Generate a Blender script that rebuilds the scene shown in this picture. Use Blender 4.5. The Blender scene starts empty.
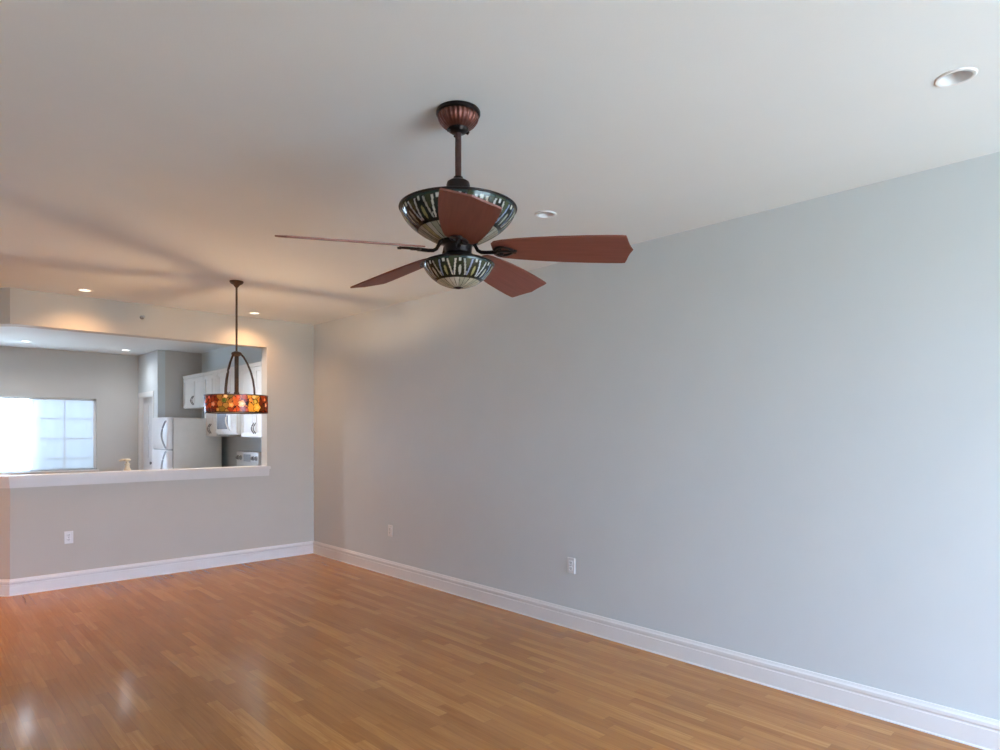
import bpy, bmesh, math, random
from mathutils import Vector, Matrix

# ------------------------------------------------------------------ camera, world, exposure
S = bpy.context.scene
COL = S.collection
YAW = math.radians(43.4)            # the camera looks 43.4 degrees to the right of the long wall
EYE = 1.466
CEIL = 2.74
XR, YF = 3.66, 7.13                 # right wall, far (pass-through) wall
XL, YB = -1.6, -2.7                 # left wall, rear wall behind the camera
YK, XK = 12.10, 3.0                 # kitchen back wall, pantry wall

cam_d = bpy.data.cameras.new('camera')
cam_d.sensor_width = 36.0
cam_d.lens = 640 / 1000 * 36.0
cam_d.shift_y = 0.056
cam_d.clip_start = 0.05
cam = bpy.data.objects.new('camera', cam_d)
COL.objects.link(cam)
cam.location = (0, 0, EYE)
cam.rotation_euler = (math.radians(90), 0, -YAW)
S.camera = cam

S.view_settings.view_transform = 'Standard'
S.view_settings.look = 'None'
S.view_settings.gamma = 1.0
S.view_settings.use_curve_mapping = False
S.view_settings.exposure = 0.0
S.cycles.use_denoising = True
S.cycles.max_bounces = 12
S.cycles.diffuse_bounces = 6
S.cycles.sample_clamp_indirect = 6.0
S.cycles.caustics_reflective = False
S.cycles.caustics_refractive = False

SKY = 17.2
w = bpy.data.worlds.new('sky')
S.world = w
w.use_nodes = True
nt = w.node_tree
nt.nodes.clear()
tc = nt.nodes.new('ShaderNodeTexCoord')
sp = nt.nodes.new('ShaderNodeSeparateXYZ')
rp = nt.nodes.new('ShaderNodeValToRGB')
bg = nt.nodes.new('ShaderNodeBackground')
wo = nt.nodes.new('ShaderNodeOutputWorld')
mr = nt.nodes.new('ShaderNodeMapRange')
mr.inputs['From Min'].default_value = -1
nt.links.new(tc.outputs['Generated'], sp.inputs[0])
nt.links.new(sp.outputs['Z'], mr.inputs['Value'])
nt.links.new(mr.outputs[0], rp.inputs[0])
nt.links.new(rp.outputs[0], bg.inputs['Color'])
nt.links.new(bg.outputs[0], wo.inputs[0])
e = rp.color_ramp.elements
e[0].position = 0.0; e[0].color = (0.68, 0.87, 1.00, 1)
e[1].position = 1.0; e[1].color = (0.90, 1.34, 2.05, 1)
for p_, c_ in ((0.47, (0.68, 0.90, 1.06, 1)), (0.51, (1.06, 1.43, 2.02, 1))):
    k_ = e.new(p_); k_.color = c_
bg.inputs['Strength'].default_value = SKY


def portal(name, loc, rot, sx, sy):
    """daylight portal filling a real window opening: it only guides the sampling of the sky"""
    d = bpy.data.lights.new(name, 'AREA')
    d.shape = 'RECTANGLE'; d.size = sx; d.size_y = sy
    d.cycles.is_portal = True
    o = bpy.data.objects.new(name, d)
    COL.objects.link(o)
    o.location = loc; o.rotation_euler = rot
    return o


SLD = (0.8, 3.55, 0.03, 2.30)         # patio door in the rear wall: x0 x1 z0 z1
KW = (-0.16, 2.39, 0.84, 1.99)        # kitchen window
portal('patio_daylight', ((SLD[0]+SLD[1])/2, YB-0.16, (SLD[2]+SLD[3])/2), (math.radians(90), 0, math.radians(180)),
       SLD[1]-SLD[0], SLD[3]-SLD[2])
portal('kitchen_daylight', ((KW[0]+KW[1])/2, YK+0.16, (KW[2]+KW[3])/2), (math.radians(90), 0, 0),
       KW[1]-KW[0], KW[3]-KW[2])

# lamp settings used by the builders below
BULB = 2250.0            # pendant bulbs, emission strength
SPOT_WARM = 36.0       # dining downlights, watts
SPOT_COOL = 48.0      # kitchen downlights, watts
LEFT_FILL = 165.0           # unseen lamp added at the left to warm the turned wall, watts
WARM = (1.0, 0.56, 0.27)
COOL = (0.90, 0.94, 1.0)


# ------------------------------------------------------------------ materials
def node_mat(name):
    m = bpy.data.materials.new(name)
    m.use_nodes = True
    b = m.node_tree.nodes['Principled BSDF']
    return m, m.node_tree, b


def plain(name, col, rough=0.5, metal=0.0, vary=0.06, scale=8.0, bump=0.0, bscale=60.0, spec=0.5, coat=0.0):
    m, t, b = node_mat(name)
    b.inputs['Roughness'].default_value = rough
    b.inputs['Metallic'].default_value = metal
    b.inputs['Specular IOR Level'].default_value = spec
    b.inputs['Coat Weight'].default_value = coat
    n = t.nodes.new('ShaderNodeTexNoise')
    c = t.nodes.new('ShaderNodeTexCoord')
    t.links.new(c.outputs['Object'], n.inputs['Vector'])
    n.inputs['Scale'].default_value = scale
    n.inputs['Detail'].default_value = 3
    r = t.nodes.new('ShaderNodeValToRGB')
    r.color_ramp.elements[0].position = 0.3
    r.color_ramp.elements[1].position = 0.7
    r.color_ramp.elements[0].color = tuple(x*(1-vary) for x in col) + (1,)
    r.color_ramp.elements[1].color = tuple(min(1, x*(1+vary)) for x in col) + (1,)
    t.links.new(n.outputs['Fac'], r.inputs[0])
    t.links.new(r.outputs[0], b.inputs['Base Color'])
    if bump:
        n2 = t.nodes.new('ShaderNodeTexNoise')
        t.links.new(c.outputs['Object'], n2.inputs['Vector'])
        n2.inputs['Scale'].default_value = bscale
        bp = t.nodes.new('ShaderNodeBump')
        bp.inputs['Strength'].default_value = bump
        bp.inputs['Distance'].default_value = 0.002
        t.links.new(n2.outputs['Fac'], bp.inputs['Height'])
        t.links.new(bp.outputs[0], b.inputs['Normal'])
    return m


def emit_mat(name, col, s):
    m, t, b = node_mat(name)
    b.inputs['Base Color'].default_value = col + (1,)
    b.inputs['Emission Color'].default_value = col + (1,)
    b.inputs['Emission Strength'].default_value = s
    return m


FARW = plain('wall_paint_warm_shade', (0.55, 0.513, 0.450), 0.6, vary=0.012, scale=3, bump=0.12, bscale=220, spec=0.35)  # wall paint made warmer and darker in place of dimmer, warmer light
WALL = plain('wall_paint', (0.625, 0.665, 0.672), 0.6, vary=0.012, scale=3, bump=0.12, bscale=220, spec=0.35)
CEILM = plain('ceiling_paint', (0.745, 0.785, 0.795), 0.75, vary=0.012, scale=2, bump=0.15, bscale=160, spec=0.25)
KWALL = plain('kitchen_paint', (0.585, 0.565, 0.53), 0.6, vary=0.012, scale=3, bump=0.1, bscale=220, spec=0.35)
LEDGEM = plain('ledge_paint', (0.70, 0.66, 0.615), 0.4, vary=0.015, scale=5)
TRIM = plain('white_trim', (0.80, 0.795, 0.78), 0.35, vary=0.015, scale=5)
CABW = plain('white_cabinet_paint', (0.80, 0.79, 0.76), 0.35, vary=0.02, scale=6)
APPL = plain('white_enamel', (0.78, 0.78, 0.775), 0.28, vary=0.02, scale=9)
APSIDE = plain('textured_enamel', (0.64, 0.62, 0.57), 0.5, vary=0.03, scale=9, bump=0.3, bscale=300)
PLATE = plain('outlet_plastic', (0.78, 0.775, 0.765), 0.35, vary=0.02)
SLOT = plain('dark_slot', (0.09, 0.085, 0.08), 0.5)
BRONZE = plain('dark_bronze', (0.017, 0.011, 0.010), 0.36, 0.7, vary=0.3, scale=30)
COPPER = plain('brushed_copper', (0.14, 0.05, 0.037), 0.40, 0.75, vary=0.3, scale=40)
RODM = plain('brown_rod', (0.075, 0.036, 0.032), 0.4, 0.6, vary=0.2, scale=40)
PENDM = plain('pendant_bronze', (0.075, 0.043, 0.026), 0.42, 0.6, vary=0.25, scale=40)
HANDLE = plain('pewter_handle', (0.20, 0.19, 0.18), 0.35, 0.8, vary=0.15, scale=40)
GREYH = plain('grey_handle', (0.36, 0.37, 0.38), 0.4, 0.2, vary=0.1, scale=30)
DOORW = plain('door_paint', (0.66, 0.66, 0.665), 0.4, vary=0.02)
STONE = plain('counter_stone', (0.40, 0.36, 0.31), 0.3, vary=0.3, scale=60)
BLACK = plain('black_glass', (0.02, 0.02, 0.022), 0.12, vary=0.1)
SOAP = plain('cream_ceramic', (0.72, 0.62, 0.44), 0.35, vary=0.06, scale=20)
REFL = plain('white_reflector', (0.78, 0.79, 0.80), 0.35, vary=0.02)
LAMPOFF = plain('unlit_lamp_glass', (0.62, 0.64, 0.66), 0.3, vary=0.05)
LAMP_WARM = emit_mat('lit_lamp_warm', (1.0, 0.80, 0.56), 9.0)
LAMP_COOL = emit_mat('lit_lamp_cool', (0.93, 0.96, 1.0), 40.0)
BULBM = emit_mat('lit_bulb', (1.0, 0.64, 0.35), BULB)


def wood_blade(name, a, b_):
    m, t, b = node_mat(name)
    c = t.nodes.new('ShaderNodeTexCoord')
    mp = t.nodes.new('ShaderNodeMapping')
    mp.inputs['Scale'].default_value = (3, 60, 20)
    n = t.nodes.new('ShaderNodeTexNoise')
    n.inputs['Scale'].default_value = 1.6
    n.inputs['Detail'].default_value = 4
    r = t.nodes.new('ShaderNodeValToRGB')
    r.color_ramp.elements[0].color = a + (1,)
    r.color_ramp.elements[1].color = b_ + (1,)
    r.color_ramp.elements[0].position = 0.3
    r.color_ramp.elements[1].position = 0.7
    t.links.new(c.outputs['Object'], mp.inputs[0])
    t.links.new(mp.outputs[0], n.inputs['Vector'])
    t.links.new(n.outputs['Fac'], r.inputs[0])
    t.links.new(r.outputs[0], b.inputs['Base Color'])
    b.inputs['Roughness'].default_value = 0.55
    return m


BLADE = wood_blade('cherry_blade', (0.150, 0.040, 0.025), (0.185, 0.056, 0.037))


def floor_mat():
    m, t, b = node_mat('oak_strip_floor')
    N, L = t.nodes.new, t.links.new
    c = N('ShaderNodeTexCoord'); s = N('ShaderNodeSeparateXYZ')
    L(c.outputs['Object'], s.inputs[0])

    def math_(op, a, b2=None):
        n = N('ShaderNodeMath'); n.operation = op
        for i, v in enumerate((a, b2)):
            if v is None: continue
            if isinstance(v, (int, float)): n.inputs[i].default_value = v
            else: L(v, n.inputs[i])
        return n.outputs[0]
    xr = math_('DIVIDE', s.outputs['X'], 0.058)
    row = math_('FLOOR', xr)
    fx = math_('SUBTRACT', xr, row)
    wn = N('ShaderNodeTexWhiteNoise'); wn.noise_dimensions = '1D'
    L(row, wn.inputs['W'])
    sh = math_('MULTIPLY', wn.outputs['Value'], 7.0)
    yy = math_('ADD', math_('DIVIDE', s.outputs['Y'], 0.62), sh)
    idx = math_('FLOOR', yy)
    fy = math_('SUBTRACT', yy, idx)
    cb = N('ShaderNodeCombineXYZ')
    L(row, cb.inputs[0]); L(idx, cb.inputs[1])
    w2 = N('ShaderNodeTexWhiteNoise'); w2.noise_dimensions = '2D'
    L(cb.outputs[0], w2.inputs['Vector'])
    # grain, stretched along each strip and shifted from strip to strip
    g = N('ShaderNodeCombineXYZ')
    L(math_('MULTIPLY', s.outputs['X'], 55.0), g.inputs[0])
    L(math_('ADD', math_('MULTIPLY', s.outputs['Y'], 3.2), math_('MULTIPLY', w2.outputs['Value'], 90.0)), g.inputs[1])
    gn = N('ShaderNodeTexNoise'); gn.inputs['Scale'].default_value = 1.0
    gn.inputs['Detail'].default_value = 5; gn.inputs['Distortion'].default_value = 0.8
    L(g.outputs[0], gn.inputs['Vector'])
    big = N('ShaderNodeTexNoise'); big.inputs['Scale'].default_value = 1.1
    L(c.outputs['Object'], big.inputs['Vector'])
    v = math_('ADD', math_('MULTIPLY', w2.outputs['Value'], 0.44),
              math_('ADD', math_('MULTIPLY', gn.outputs['Fac'], 0.72), math_('MULTIPLY', big.outputs['Fac'], 0.12)))
    r = N('ShaderNodeValToRGB')
    el = r.color_ramp.elements
    el[0].position = 0.15; el[0].color = FLOOR_C[0] + (1,)
    el[1].position = 1.02; el[1].color = FLOOR_C[3] + (1,)
    k = el.new(0.48); k.color = FLOOR_C[1] + (1,)
    k = el.new(0.74); k.color = FLOOR_C[2] + (1,)
    L(v, r.inputs[0])
    # hairline joints
    ex = math_('LESS_THAN', math_('MINIMUM', fx, math_('SUBTRACT', 1.0, fx)), 0.022)
    ey = math_('LESS_THAN', math_('MINIMUM', fy, math_('SUBTRACT', 1.0, fy)), 0.0022)
    jn = math_('MULTIPLY', math_('MAXIMUM', ex, ey), 0.22)
    mx = N('ShaderNodeMix'); mx.data_type = 'RGBA'
    L(jn, mx.inputs['Factor']); L(r.outputs[0], mx.inputs['A'])
    mx.inputs['B'].default_value = (0.09, 0.04, 0.018, 1)
    L(mx.outputs['Result'], b.inputs['Base Color'])
    ro = math_('ADD', math_('MULTIPLY', big.outputs['Fac'], 0.06), 0.10)
    L(ro, b.inputs['Roughness'])
    b.inputs['Specular IOR Level'].default_value = 0.56
    return m


FLOOR_C = [(0.27, 0.100, 0.024), (0.385, 0.155, 0.038), (0.46, 0.188, 0.048), (0.58, 0.265, 0.078)]
FLOORM = floor_mat()


def glass_mat(name, tint=(1, 1, 1), refl=0.06):
    m = bpy.data.materials.new(name); m.use_nodes = True
    t = m.node_tree; t.nodes.clear()
    o = t.nodes.new('ShaderNodeOutputMaterial'); mx = t.nodes.new('ShaderNodeMixShader')
    tr = t.nodes.new('ShaderNodeBsdfTransparent'); gl = t.nodes.new('ShaderNodeBsdfGlossy')
    tr.inputs[0].default_value = tint + (1,)
    gl.inputs['Roughness'].default_value = 0.02
    mx.inputs[0].default_value = refl
    t.links.new(tr.outputs[0], mx.inputs[1]); t.links.new(gl.outputs[0], mx.inputs[2])
    t.links.new(mx.outputs[0], o.inputs[0])
    return m


GLASS = glass_mat('window_glass')
SCREEN = glass_mat('insect_screen', (0.235, 0.235, 0.235), 0.02)


def sheer_mat(name):
    m = bpy.data.materials.new(name); m.use_nodes = True
    t = m.node_tree; t.nodes.clear()
    o = t.nodes.new('ShaderNodeOutputMaterial')
    m1 = t.nodes.new('ShaderNodeMixShader'); m2 = t.nodes.new('ShaderNodeMixShader')
    tr = t.nodes.new('ShaderNodeBsdfTransparent'); tl = t.nodes.new('ShaderNodeBsdfTranslucent'); df = t.nodes.new('ShaderNodeBsdfDiffuse')
    tl.inputs[0].default_value = (0.93, 0.93, 0.93, 1); df.inputs[0].default_value = (0.8, 0.8, 0.8, 1)
    m1.inputs[0].default_value = 0.15; m2.inputs[0].default_value = 0.45
    t.links.new(tl.outputs[0], m1.inputs[1]); t.links.new(df.outputs[0], m1.inputs[2])
    t.links.new(m1.outputs[0], m2.inputs[1]); t.links.new(tr.outputs[0], m2.inputs[2])
    t.links.new(m2.outputs[0], o.inputs[0])
    return m


SHEER = sheer_mat('sheer_fabric')


def mosaic_mat(name, trans, gloss_rough=0.15, clear=0.0):
    """leaded glass: the piece colours are in the mesh's colour attribute"""
    m = bpy.data.materials.new(name); m.use_nodes = True
    t = m.node_tree; t.nodes.clear()
    N, L = t.nodes.new, t.links.new
    o = N('ShaderNodeOutputMaterial')
    at = N('ShaderNodeAttribute'); at.attribute_name = 'glass'
    n = N('ShaderNodeTexNoise'); n.inputs['Scale'].default_value = 70
    c = N('ShaderNodeTexCoord'); L(c.outputs['Object'], n.inputs['Vector'])
    mr = N('ShaderNodeMapRange'); mr.inputs['To Min'].default_value = 0.72; mr.inputs['To Max'].default_value = 1.25
    L(n.outputs['Fac'], mr.inputs['Value'])
    vm = N('ShaderNodeVectorMath'); vm.operation = 'SCALE'
    L(at.outputs['Color'], vm.inputs[0]); L(mr.outputs[0], vm.inputs['Scale'])
    p = N('ShaderNodeBsdfPrincipled'); p.inputs['Roughness'].default_value = gloss_rough
    L(vm.outputs[0], p.inputs['Base Color'])
    tl = N('ShaderNodeBsdfTranslucent'); L(vm.outputs[0], tl.inputs[0])
    mx = N('ShaderNodeMixShader'); mx.inputs[0].default_value = trans
    L(p.outputs[0], mx.inputs[1]); L(tl.outputs[0], mx.inputs[2])
    last = mx.outputs[0]
    if clear:
        tr = N('ShaderNodeBsdfTransparent'); L(vm.outputs[0], tr.inputs[0])
        m2 = N('ShaderNodeMixShader'); m2.inputs[0].default_value = clear
        L(last, m2.inputs[1]); L(tr.outputs[0], m2.inputs[2]); last = m2.outputs[0]
    L(last, o.inputs[0])
    return m


FANGLASS = mosaic_mat('leaded_fan_glass', 0.25, 0.12)
def baffle_mat(name):
    m = bpy.data.materials.new(name); m.use_nodes = True
    t = m.node_tree; t.nodes.clear()
    o = t.nodes.new('ShaderNodeOutputMaterial'); mx = t.nodes.new('ShaderNodeMixShader')
    df = t.nodes.new('ShaderNodeBsdfDiffuse'); tl = t.nodes.new('ShaderNodeBsdfTranslucent')
    df.inputs[0].default_value = (0.80, 0.76, 0.68, 1); tl.inputs[0].default_value = (0.80, 0.70, 0.55, 1)
    mx.inputs[0].default_value = 0.12
    t.links.new(df.outputs[0], mx.inputs[1]); t.links.new(tl.outputs[0], mx.inputs[2]); t.links.new(mx.outputs[0], o.inputs[0])
    return m


BAFFLE = baffle_mat('added_baffle_white')  # for the disc added to block the bulb from below
DRUMGLASS = mosaic_mat('leaded_drum_glass', 0.5, 0.2, clear=0.02)


# ------------------------------------------------------------------ mesh helpers
def obj(name, bm, mat, parent=None, smooth=False, angle=None):
    me = bpy.data.meshes.new(name)
    bmesh.ops.recalc_face_normals(bm, faces=bm.faces)
    bm.to_mesh(me); bm.free()
    me.materials.append(mat)
    if smooth:
        for p in me.polygons: p.use_smooth = True
        if angle: me.set_sharp_from_angle(angle=math.radians(angle))
    o = bpy.data.objects.new(name, me)
    COL.objects.link(o)
    if parent: o.parent = parent
    return o


def box(bm, x0, x1, y0, y1, z0, z1, bev=0.0, seg=2):
    vs = [bm.verts.new(v) for v in ((x0,y0,z0),(x1,y0,z0),(x1,y1,z0),(x0,y1,z0),(x0,y0,z1),(x1,y0,z1),(x1,y1,z1),(x0,y1,z1))]
    fs = [bm.faces.new([vs[i] for i in q]) for q in ((3,2,1,0),(4,5,6,7),(0,1,5,4),(1,2,6,5),(2,3,7,6),(3,0,4,7))]
    if bev:
        es = list({e for f in fs for e in f.edges})
        bmesh.ops.bevel(bm, geom=es, offset=bev, segments=seg, affect='EDGES', profile=0.5)
    return bm


def prism(bm, pts, z0, z1):
    lo = [bm.verts.new((x, y, z0)) for x, y in pts]
    hi = [bm.verts.new((x, y, z1)) for x, y in pts]
    n = len(pts)
    bm.faces.new(lo[::-1]); bm.faces.new(hi)
    for i in range(n): bm.faces.new((lo[i], lo[(i+1) % n], hi[(i+1) % n], hi[i]))
    return bm


def lathe(bm, prof, seg=48, close=True, flute=None):
    """revolve (r, z) points about z; r = 0 ends close to a point"""
    rings = []
    for (r, z) in prof:
        if r < 1e-6:
            rings.append([bm.verts.new((0, 0, z))])
        else:
            ring = []
            for k in range(seg):
                a = 2*math.pi*k/seg
                rr = r*(1 + (flute(a, z) if flute else 0))
                ring.append(bm.verts.new((rr*math.cos(a), rr*math.sin(a), z)))
            rings.append(ring)
    for A, B in zip(rings, rings[1:]):
        for k in range(seg):
            k2 = (k+1) % seg
            if len(A) == 1 and len(B) == 1: break
            if len(A) == 1: bm.faces.new((A[0], B[k], B[k2]))
            elif len(B) == 1: bm.faces.new((A[k], A[k2], B[0]))
            else: bm.faces.new((A[k], A[k2], B[k2], B[k]))
    if close:
        for R, f in ((rings[0], -1), (rings[-1], 1)):
            if len(R) > 1: bm.faces.new(R[::f])
    return bm


def tube(bm, pts, rad, seg=10, flat=1.0):
    """round bar along a polyline; rad may be a list"""
    pts = [Vector(p) for p in pts]
    n = len(pts)
    rings = []
    up0 = Vector((0, 0, 1))
    for i, p in enumerate(pts):
        d = (pts[min(i+1, n-1)] - pts[max(i-1, 0)]).normalized()
        u = up0 if abs(d.dot(up0)) < 0.95 else Vector((1, 0, 0))
        a = d.cross(u).normalized(); b = a.cross(d).normalized()
        r = rad[i] if isinstance(rad, (list, tuple)) else rad
        rings.append([bm.verts.new(p + (a*math.cos(2*math.pi*k/seg) + b*math.sin(2*math.pi*k/seg)*flat)*r) for k in range(seg)])
    for A, B in zip(rings, rings[1:]):
        for k in range(seg): bm.faces.new((A[k], A[(k+1) % seg], B[(k+1) % seg], B[k]))
    bm.faces.new(rings[0][::-1]); bm.faces.new(rings[-1])
    return bm


def sweep(bm, prof, path, normals, closed=False):
    """profile points (out, z) swept along a plan path; out is measured along the given plan normals"""
    rows = []
    for (x, y), (nx, ny) in zip(path, normals):
        rows.append([bm.verts.new((x + nx*o, y + ny*o, z)) for o, z in prof])
    m = len(prof)
    for A, B in zip(rows, rows[1:]):
        for k in range(m): bm.faces.new((A[k], A[(k+1) % m], B[(k+1) % m], B[k]))
    bm.faces.new(rows[0]); bm.faces.new(rows[-1][::-1])
    return bm


def nb(): return bmesh.new()


def thing(name, label, cat, loc=(0, 0, 0), rz=0.0, group=None):
    o = bpy.data.objects.new(name, None)
    o.empty_display_size = 0.1
    COL.objects.link(o)
    o.location = loc; o.rotation_euler = (0, 0, rz)
    o['label'] = label; o['category'] = cat
    if group: o['group'] = group
    return o


def tag(o, label, cat, group=None):
    o['label'] = label; o['category'] = cat
    if group: o['group'] = group
    return o


def struct(name, bm, mat, label, cat, parent=None, smooth=False):
    o = obj(name, bm, mat, parent, smooth)
    if not parent:
        o['kind'] = 'structure'; o['label'] = label; o['category'] = cat
    return o


def dup(root, loc, label, rz=None):
    r = root.copy(); COL.objects.link(r); r.location = loc; r['label'] = label
    if rz is not None: r.rotation_euler = (0, 0, rz)
    for ch in list(root.children):
        c = ch.copy(); COL.objects.link(c); c.parent = r
        for g in list(ch.children):
            d = g.copy(); COL.objects.link(d); d.parent = c
    return r


# ------------------------------------------------------------------ setting
T = 0.15                                                # wall thickness
OPX = 3.085                                             # right jamb of the pass-through
HEAD, LEDGE = 2.42, 1.035                               # header underside, top of the half wall
KX = 0.745                                              # where the half wall turns
DX, DY = -0.727, 0.687                                  # direction of the turned wall
LEN = (KX - XL) / 0.727
END = (XL, YF + LEN*DY)
BK = (KX + T*math.tan(math.radians(43.4/2)), YF + T)    # back corner of the turn
ENDB = (XL, END[1] + T/0.727)

DL = [(2.775, 0.547), (2.78, 2.55), (1.25, 6.78), (2.82, 6.84), (1.35, 11.20), (2.64, 11.36), (-0.55, 6.9), (1.35, 8.8), (2.6, 7.75)]   # downlights; the last three are unseen, added for their light
HOLE = 0.051

bm = nb(); box(bm, XL-T, XR+T, YB-T, YK+T, -0.12, 0.0)
struct('floor', bm, FLOORM, 'honey oak strip floor running the length of the room', 'floor')

bm = nb()                                               # ceiling with a round hole for every downlight
cv = [bm.verts.new(v) for v in ((XL-T, YB-T, CEIL), (XR+T, YB-T, CEIL), (XR+T, YK+T, CEIL), (XL-T, YK+T, CEIL))]
for i in range(4): bm.edges.new((cv[i], cv[(i+1) % 4]))
for (x, y) in DL:
    ring = [bm.verts.new((x + HOLE*math.cos(2*math.pi*k/40), y + HOLE*math.sin(2*math.pi*k/40), CEIL)) for k in range(40)]
    for k in range(40): bm.edges.new((ring[k], ring[(k+1) % 40]))
bmesh.ops.triangle_fill(bm, edges=bm.edges[:], use_beauty=True)
ex = bmesh.ops.extrude_face_region(bm, geom=bm.faces[:])
bmesh.ops.translate(bm, vec=(0, 0, 0.2), verts=[v for v in ex['geom'] if isinstance(v, bmesh.types.BMVert)])
struct('ceiling', bm, CEILM, 'flat off-white ceiling over the living room and kitchen', 'ceiling')

bm = nb(); box(bm, XR, XR+T, YB-T, YK+T, 0, CEIL)
struct('wall_right', bm, WALL, 'long pale grey wall on the right', 'wall')
bm = nb(); box(bm, XL-T, XL, YB-T, YK+T, 0, CEIL)
struct('wall_left', bm, WALL, 'pale grey wall on the left side', 'wall')

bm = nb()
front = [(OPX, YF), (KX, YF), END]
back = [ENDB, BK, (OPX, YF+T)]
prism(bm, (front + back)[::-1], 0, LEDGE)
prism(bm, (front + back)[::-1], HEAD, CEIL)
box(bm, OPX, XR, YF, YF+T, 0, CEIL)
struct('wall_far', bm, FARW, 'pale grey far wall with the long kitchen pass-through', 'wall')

# rear wall with the patio door opening (behind the camera; daylight comes through it)
bm = nb()
x0, x1, z0, z1 = SLD
box(bm, XL, x0, YB-T, YB, 0, CEIL); box(bm, x1, XR, YB-T, YB, 0, CEIL); box(bm, x0, x1, YB-T, YB, z1, CEIL)
box(bm, x0, x1, YB-T, YB, 0, z0)
struct('wall_rear', bm, WALL, 'pale grey rear wall around the patio door', 'wall')
bm = nb()
for a, b_ in ((x0, x0+0.05), (x1-0.05, x1), ((x0+x1)/2-0.04, (x0+x1)/2+0.04)): box(bm, a, b_, YB-0.10, YB-0.04, z0, z1, 0.004)
for a, b_ in ((z0, z0+0.06), (z1-0.06, z1)): box(bm, x0, x1, YB-0.095, YB-0.045, a, b_)
pd = struct('door_2', bm, TRIM, 'white framed sliding glass patio door in the rear wall', 'door')
bm = nb(); box(bm, x0+0.05, x1-0.05, YB-0.073, YB-0.067, z0+0.06, z1-0.06)
obj('pane', bm, GLASS, pd)

# kitchen shell
bm = nb()
x0, x1, z0, z1 = KW
box(bm, XL, x0, YK, YK+T, 0, CEIL); box(bm, x1, XK+T, YK, YK+T, 0, CEIL)
box(bm, x0, x1, YK, YK+T, z1, CEIL); box(bm, x0, x1, YK, YK+T, 0, z0)
struct('wall_back', bm, KWALL, 'grey kitchen back wall around the window', 'wall')
DY0, DY1, DH = 11.27, 11.98, 2.03
bm = nb()
box(bm, XK, XK+0.11, 11.0, DY0, 0, CEIL); box(bm, XK, XK+0.11, DY1, YK, 0, CEIL); box(bm, XK, XK+0.11, DY0, DY1, DH, CEIL)
struct('wall_pantry', bm, WALL, 'white-lit wall with the door at the end of the kitchen', 'wall')
bm = nb(); box(bm, XK+0.11, XR, 11.0, 11.11, 0, CEIL)
struct('wall_alcove', bm, KWALL, 'taupe grey wall behind the refrigerator', 'wall')

# pantry door in its casing
bm = nb()
box(bm, XK+0.045, XK+0.08, DY0+0.012, DY1-0.012, 0.01, DH-0.012)
d1 = struct('door_1', bm, DOORW, 'pale grey panelled door at the kitchen end', 'door')
bm = nb()
for a, b_ in ((0.20, 0.85), (1.02, 1.90)):
    for c, d in ((DY0+0.10, (DY0+DY1)/2-0.04), ((DY0+DY1)/2+0.04, DY1-0.10)): box(bm, XK+0.036, XK+0.050, c, d, a, b_, 0.006)
obj('door_panel', bm, DOORW, d1)
bm = nb()
tube(bm, [(XK+0.04, DY0+0.07, 0.95), (XK+0.01, DY0+0.07, 0.95), (XK-0.02, DY0+0.07, 0.95)], [0.012, 0.014, 0.026], 14)
obj('door_handle', bm, HANDLE, d1, True)
bm = nb()
box(bm, XK-0.012, XK, DY0-0.075, DY0, 0, DH+0.075, 0.004)
box(bm, XK-0.012, XK, DY1, DY1+0.075, 0, DH+0.075, 0.004)
box(bm, XK-0.012, XK, DY0, DY1, DH, DH+0.075, 0.004)
box(bm, XK, XK+0.10, DY0, DY0+0.012, 0, DH); box(bm, XK, XK+0.10, DY1-0.012, DY1, 0, DH); box(bm, XK, XK+0.10, DY0, DY1, DH-0.012, DH)
struct('trim_1', bm, TRIM, 'white casing around the kitchen door', 'trim')

# kitchen window
bm = nb()
SW = (x1-x0)/3
box(bm, x0, x0+0.035, YK+0.04, YK+0.11, z0, z1, 0.003); box(bm, x1-0.035, x1, YK+0.04, YK+0.11, z0, z1, 0.003)
box(bm, x0, x1, YK+0.04, YK+0.11, z1-0.035, z1, 0.003); box(bm, x0, x1, YK+0.04, YK+0.11, z0, z0+0.035, 0.003)
for k in (1, 2): box(bm, x0+SW*k-0.025, x0+SW*k+0.025, YK+0.045, YK+0.10, z0, z1, 0.003)
wd = struct('window_1', bm, TRIM, 'bright white framed sliding window in the kitchen', 'window')
bm = nb()
sash = [(x0+SW*k+0.03, x0+SW*(k+1)-0.03) for k in range(3)]
for s0, s1 in sash:
    c = (s0+s1)/2
    box(bm, c-0.008, c+0.008, YK+0.064, YK+0.086, z0+0.035, z1-0.035)
    for zz in (1.66, 1.345, 1.03): box(bm, s0, s1, YK+0.066, YK+0.084, zz-0.008, zz+0.008)
obj('muntin', bm, TRIM, wd)
for s0, s1 in sash:
    bm = nb(); box(bm, s0, s1, YK+0.073, YK+0.077, z0+0.035, z1-0.035); obj('pane', bm, GLASS, wd)
bm = nb(); box(bm, sash[2][0], sash[2][1], YK+0.100, YK+0.102, z0+0.035, z1-0.035)
o = obj('insect_screen', bm, SCREEN, wd); o['label'] = 'grey insect screen over one sash of the window'
bm = nb()
n_ = 100
ra = [bm.verts.new((x0+0.04 + (x1-x0-0.08)*k/n_, YK+0.022 + 0.003*math.sin(k*0.9), z0+0.006)) for k in range(n_+1)]
rb = [bm.verts.new((x0+0.04 + (x1-x0-0.08)*k/n_, YK+0.022 + 0.003*math.sin(k*0.9), z1-0.03)) for k in range(n_+1)]
for k in range(n_): bm.faces.new((ra[k], ra[k+1], rb[k+1], rb[k]))
o = obj('sheer_curtain', bm, SHEER, wd, True); o['label'] = 'white sheer curtain over the panes'
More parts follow.
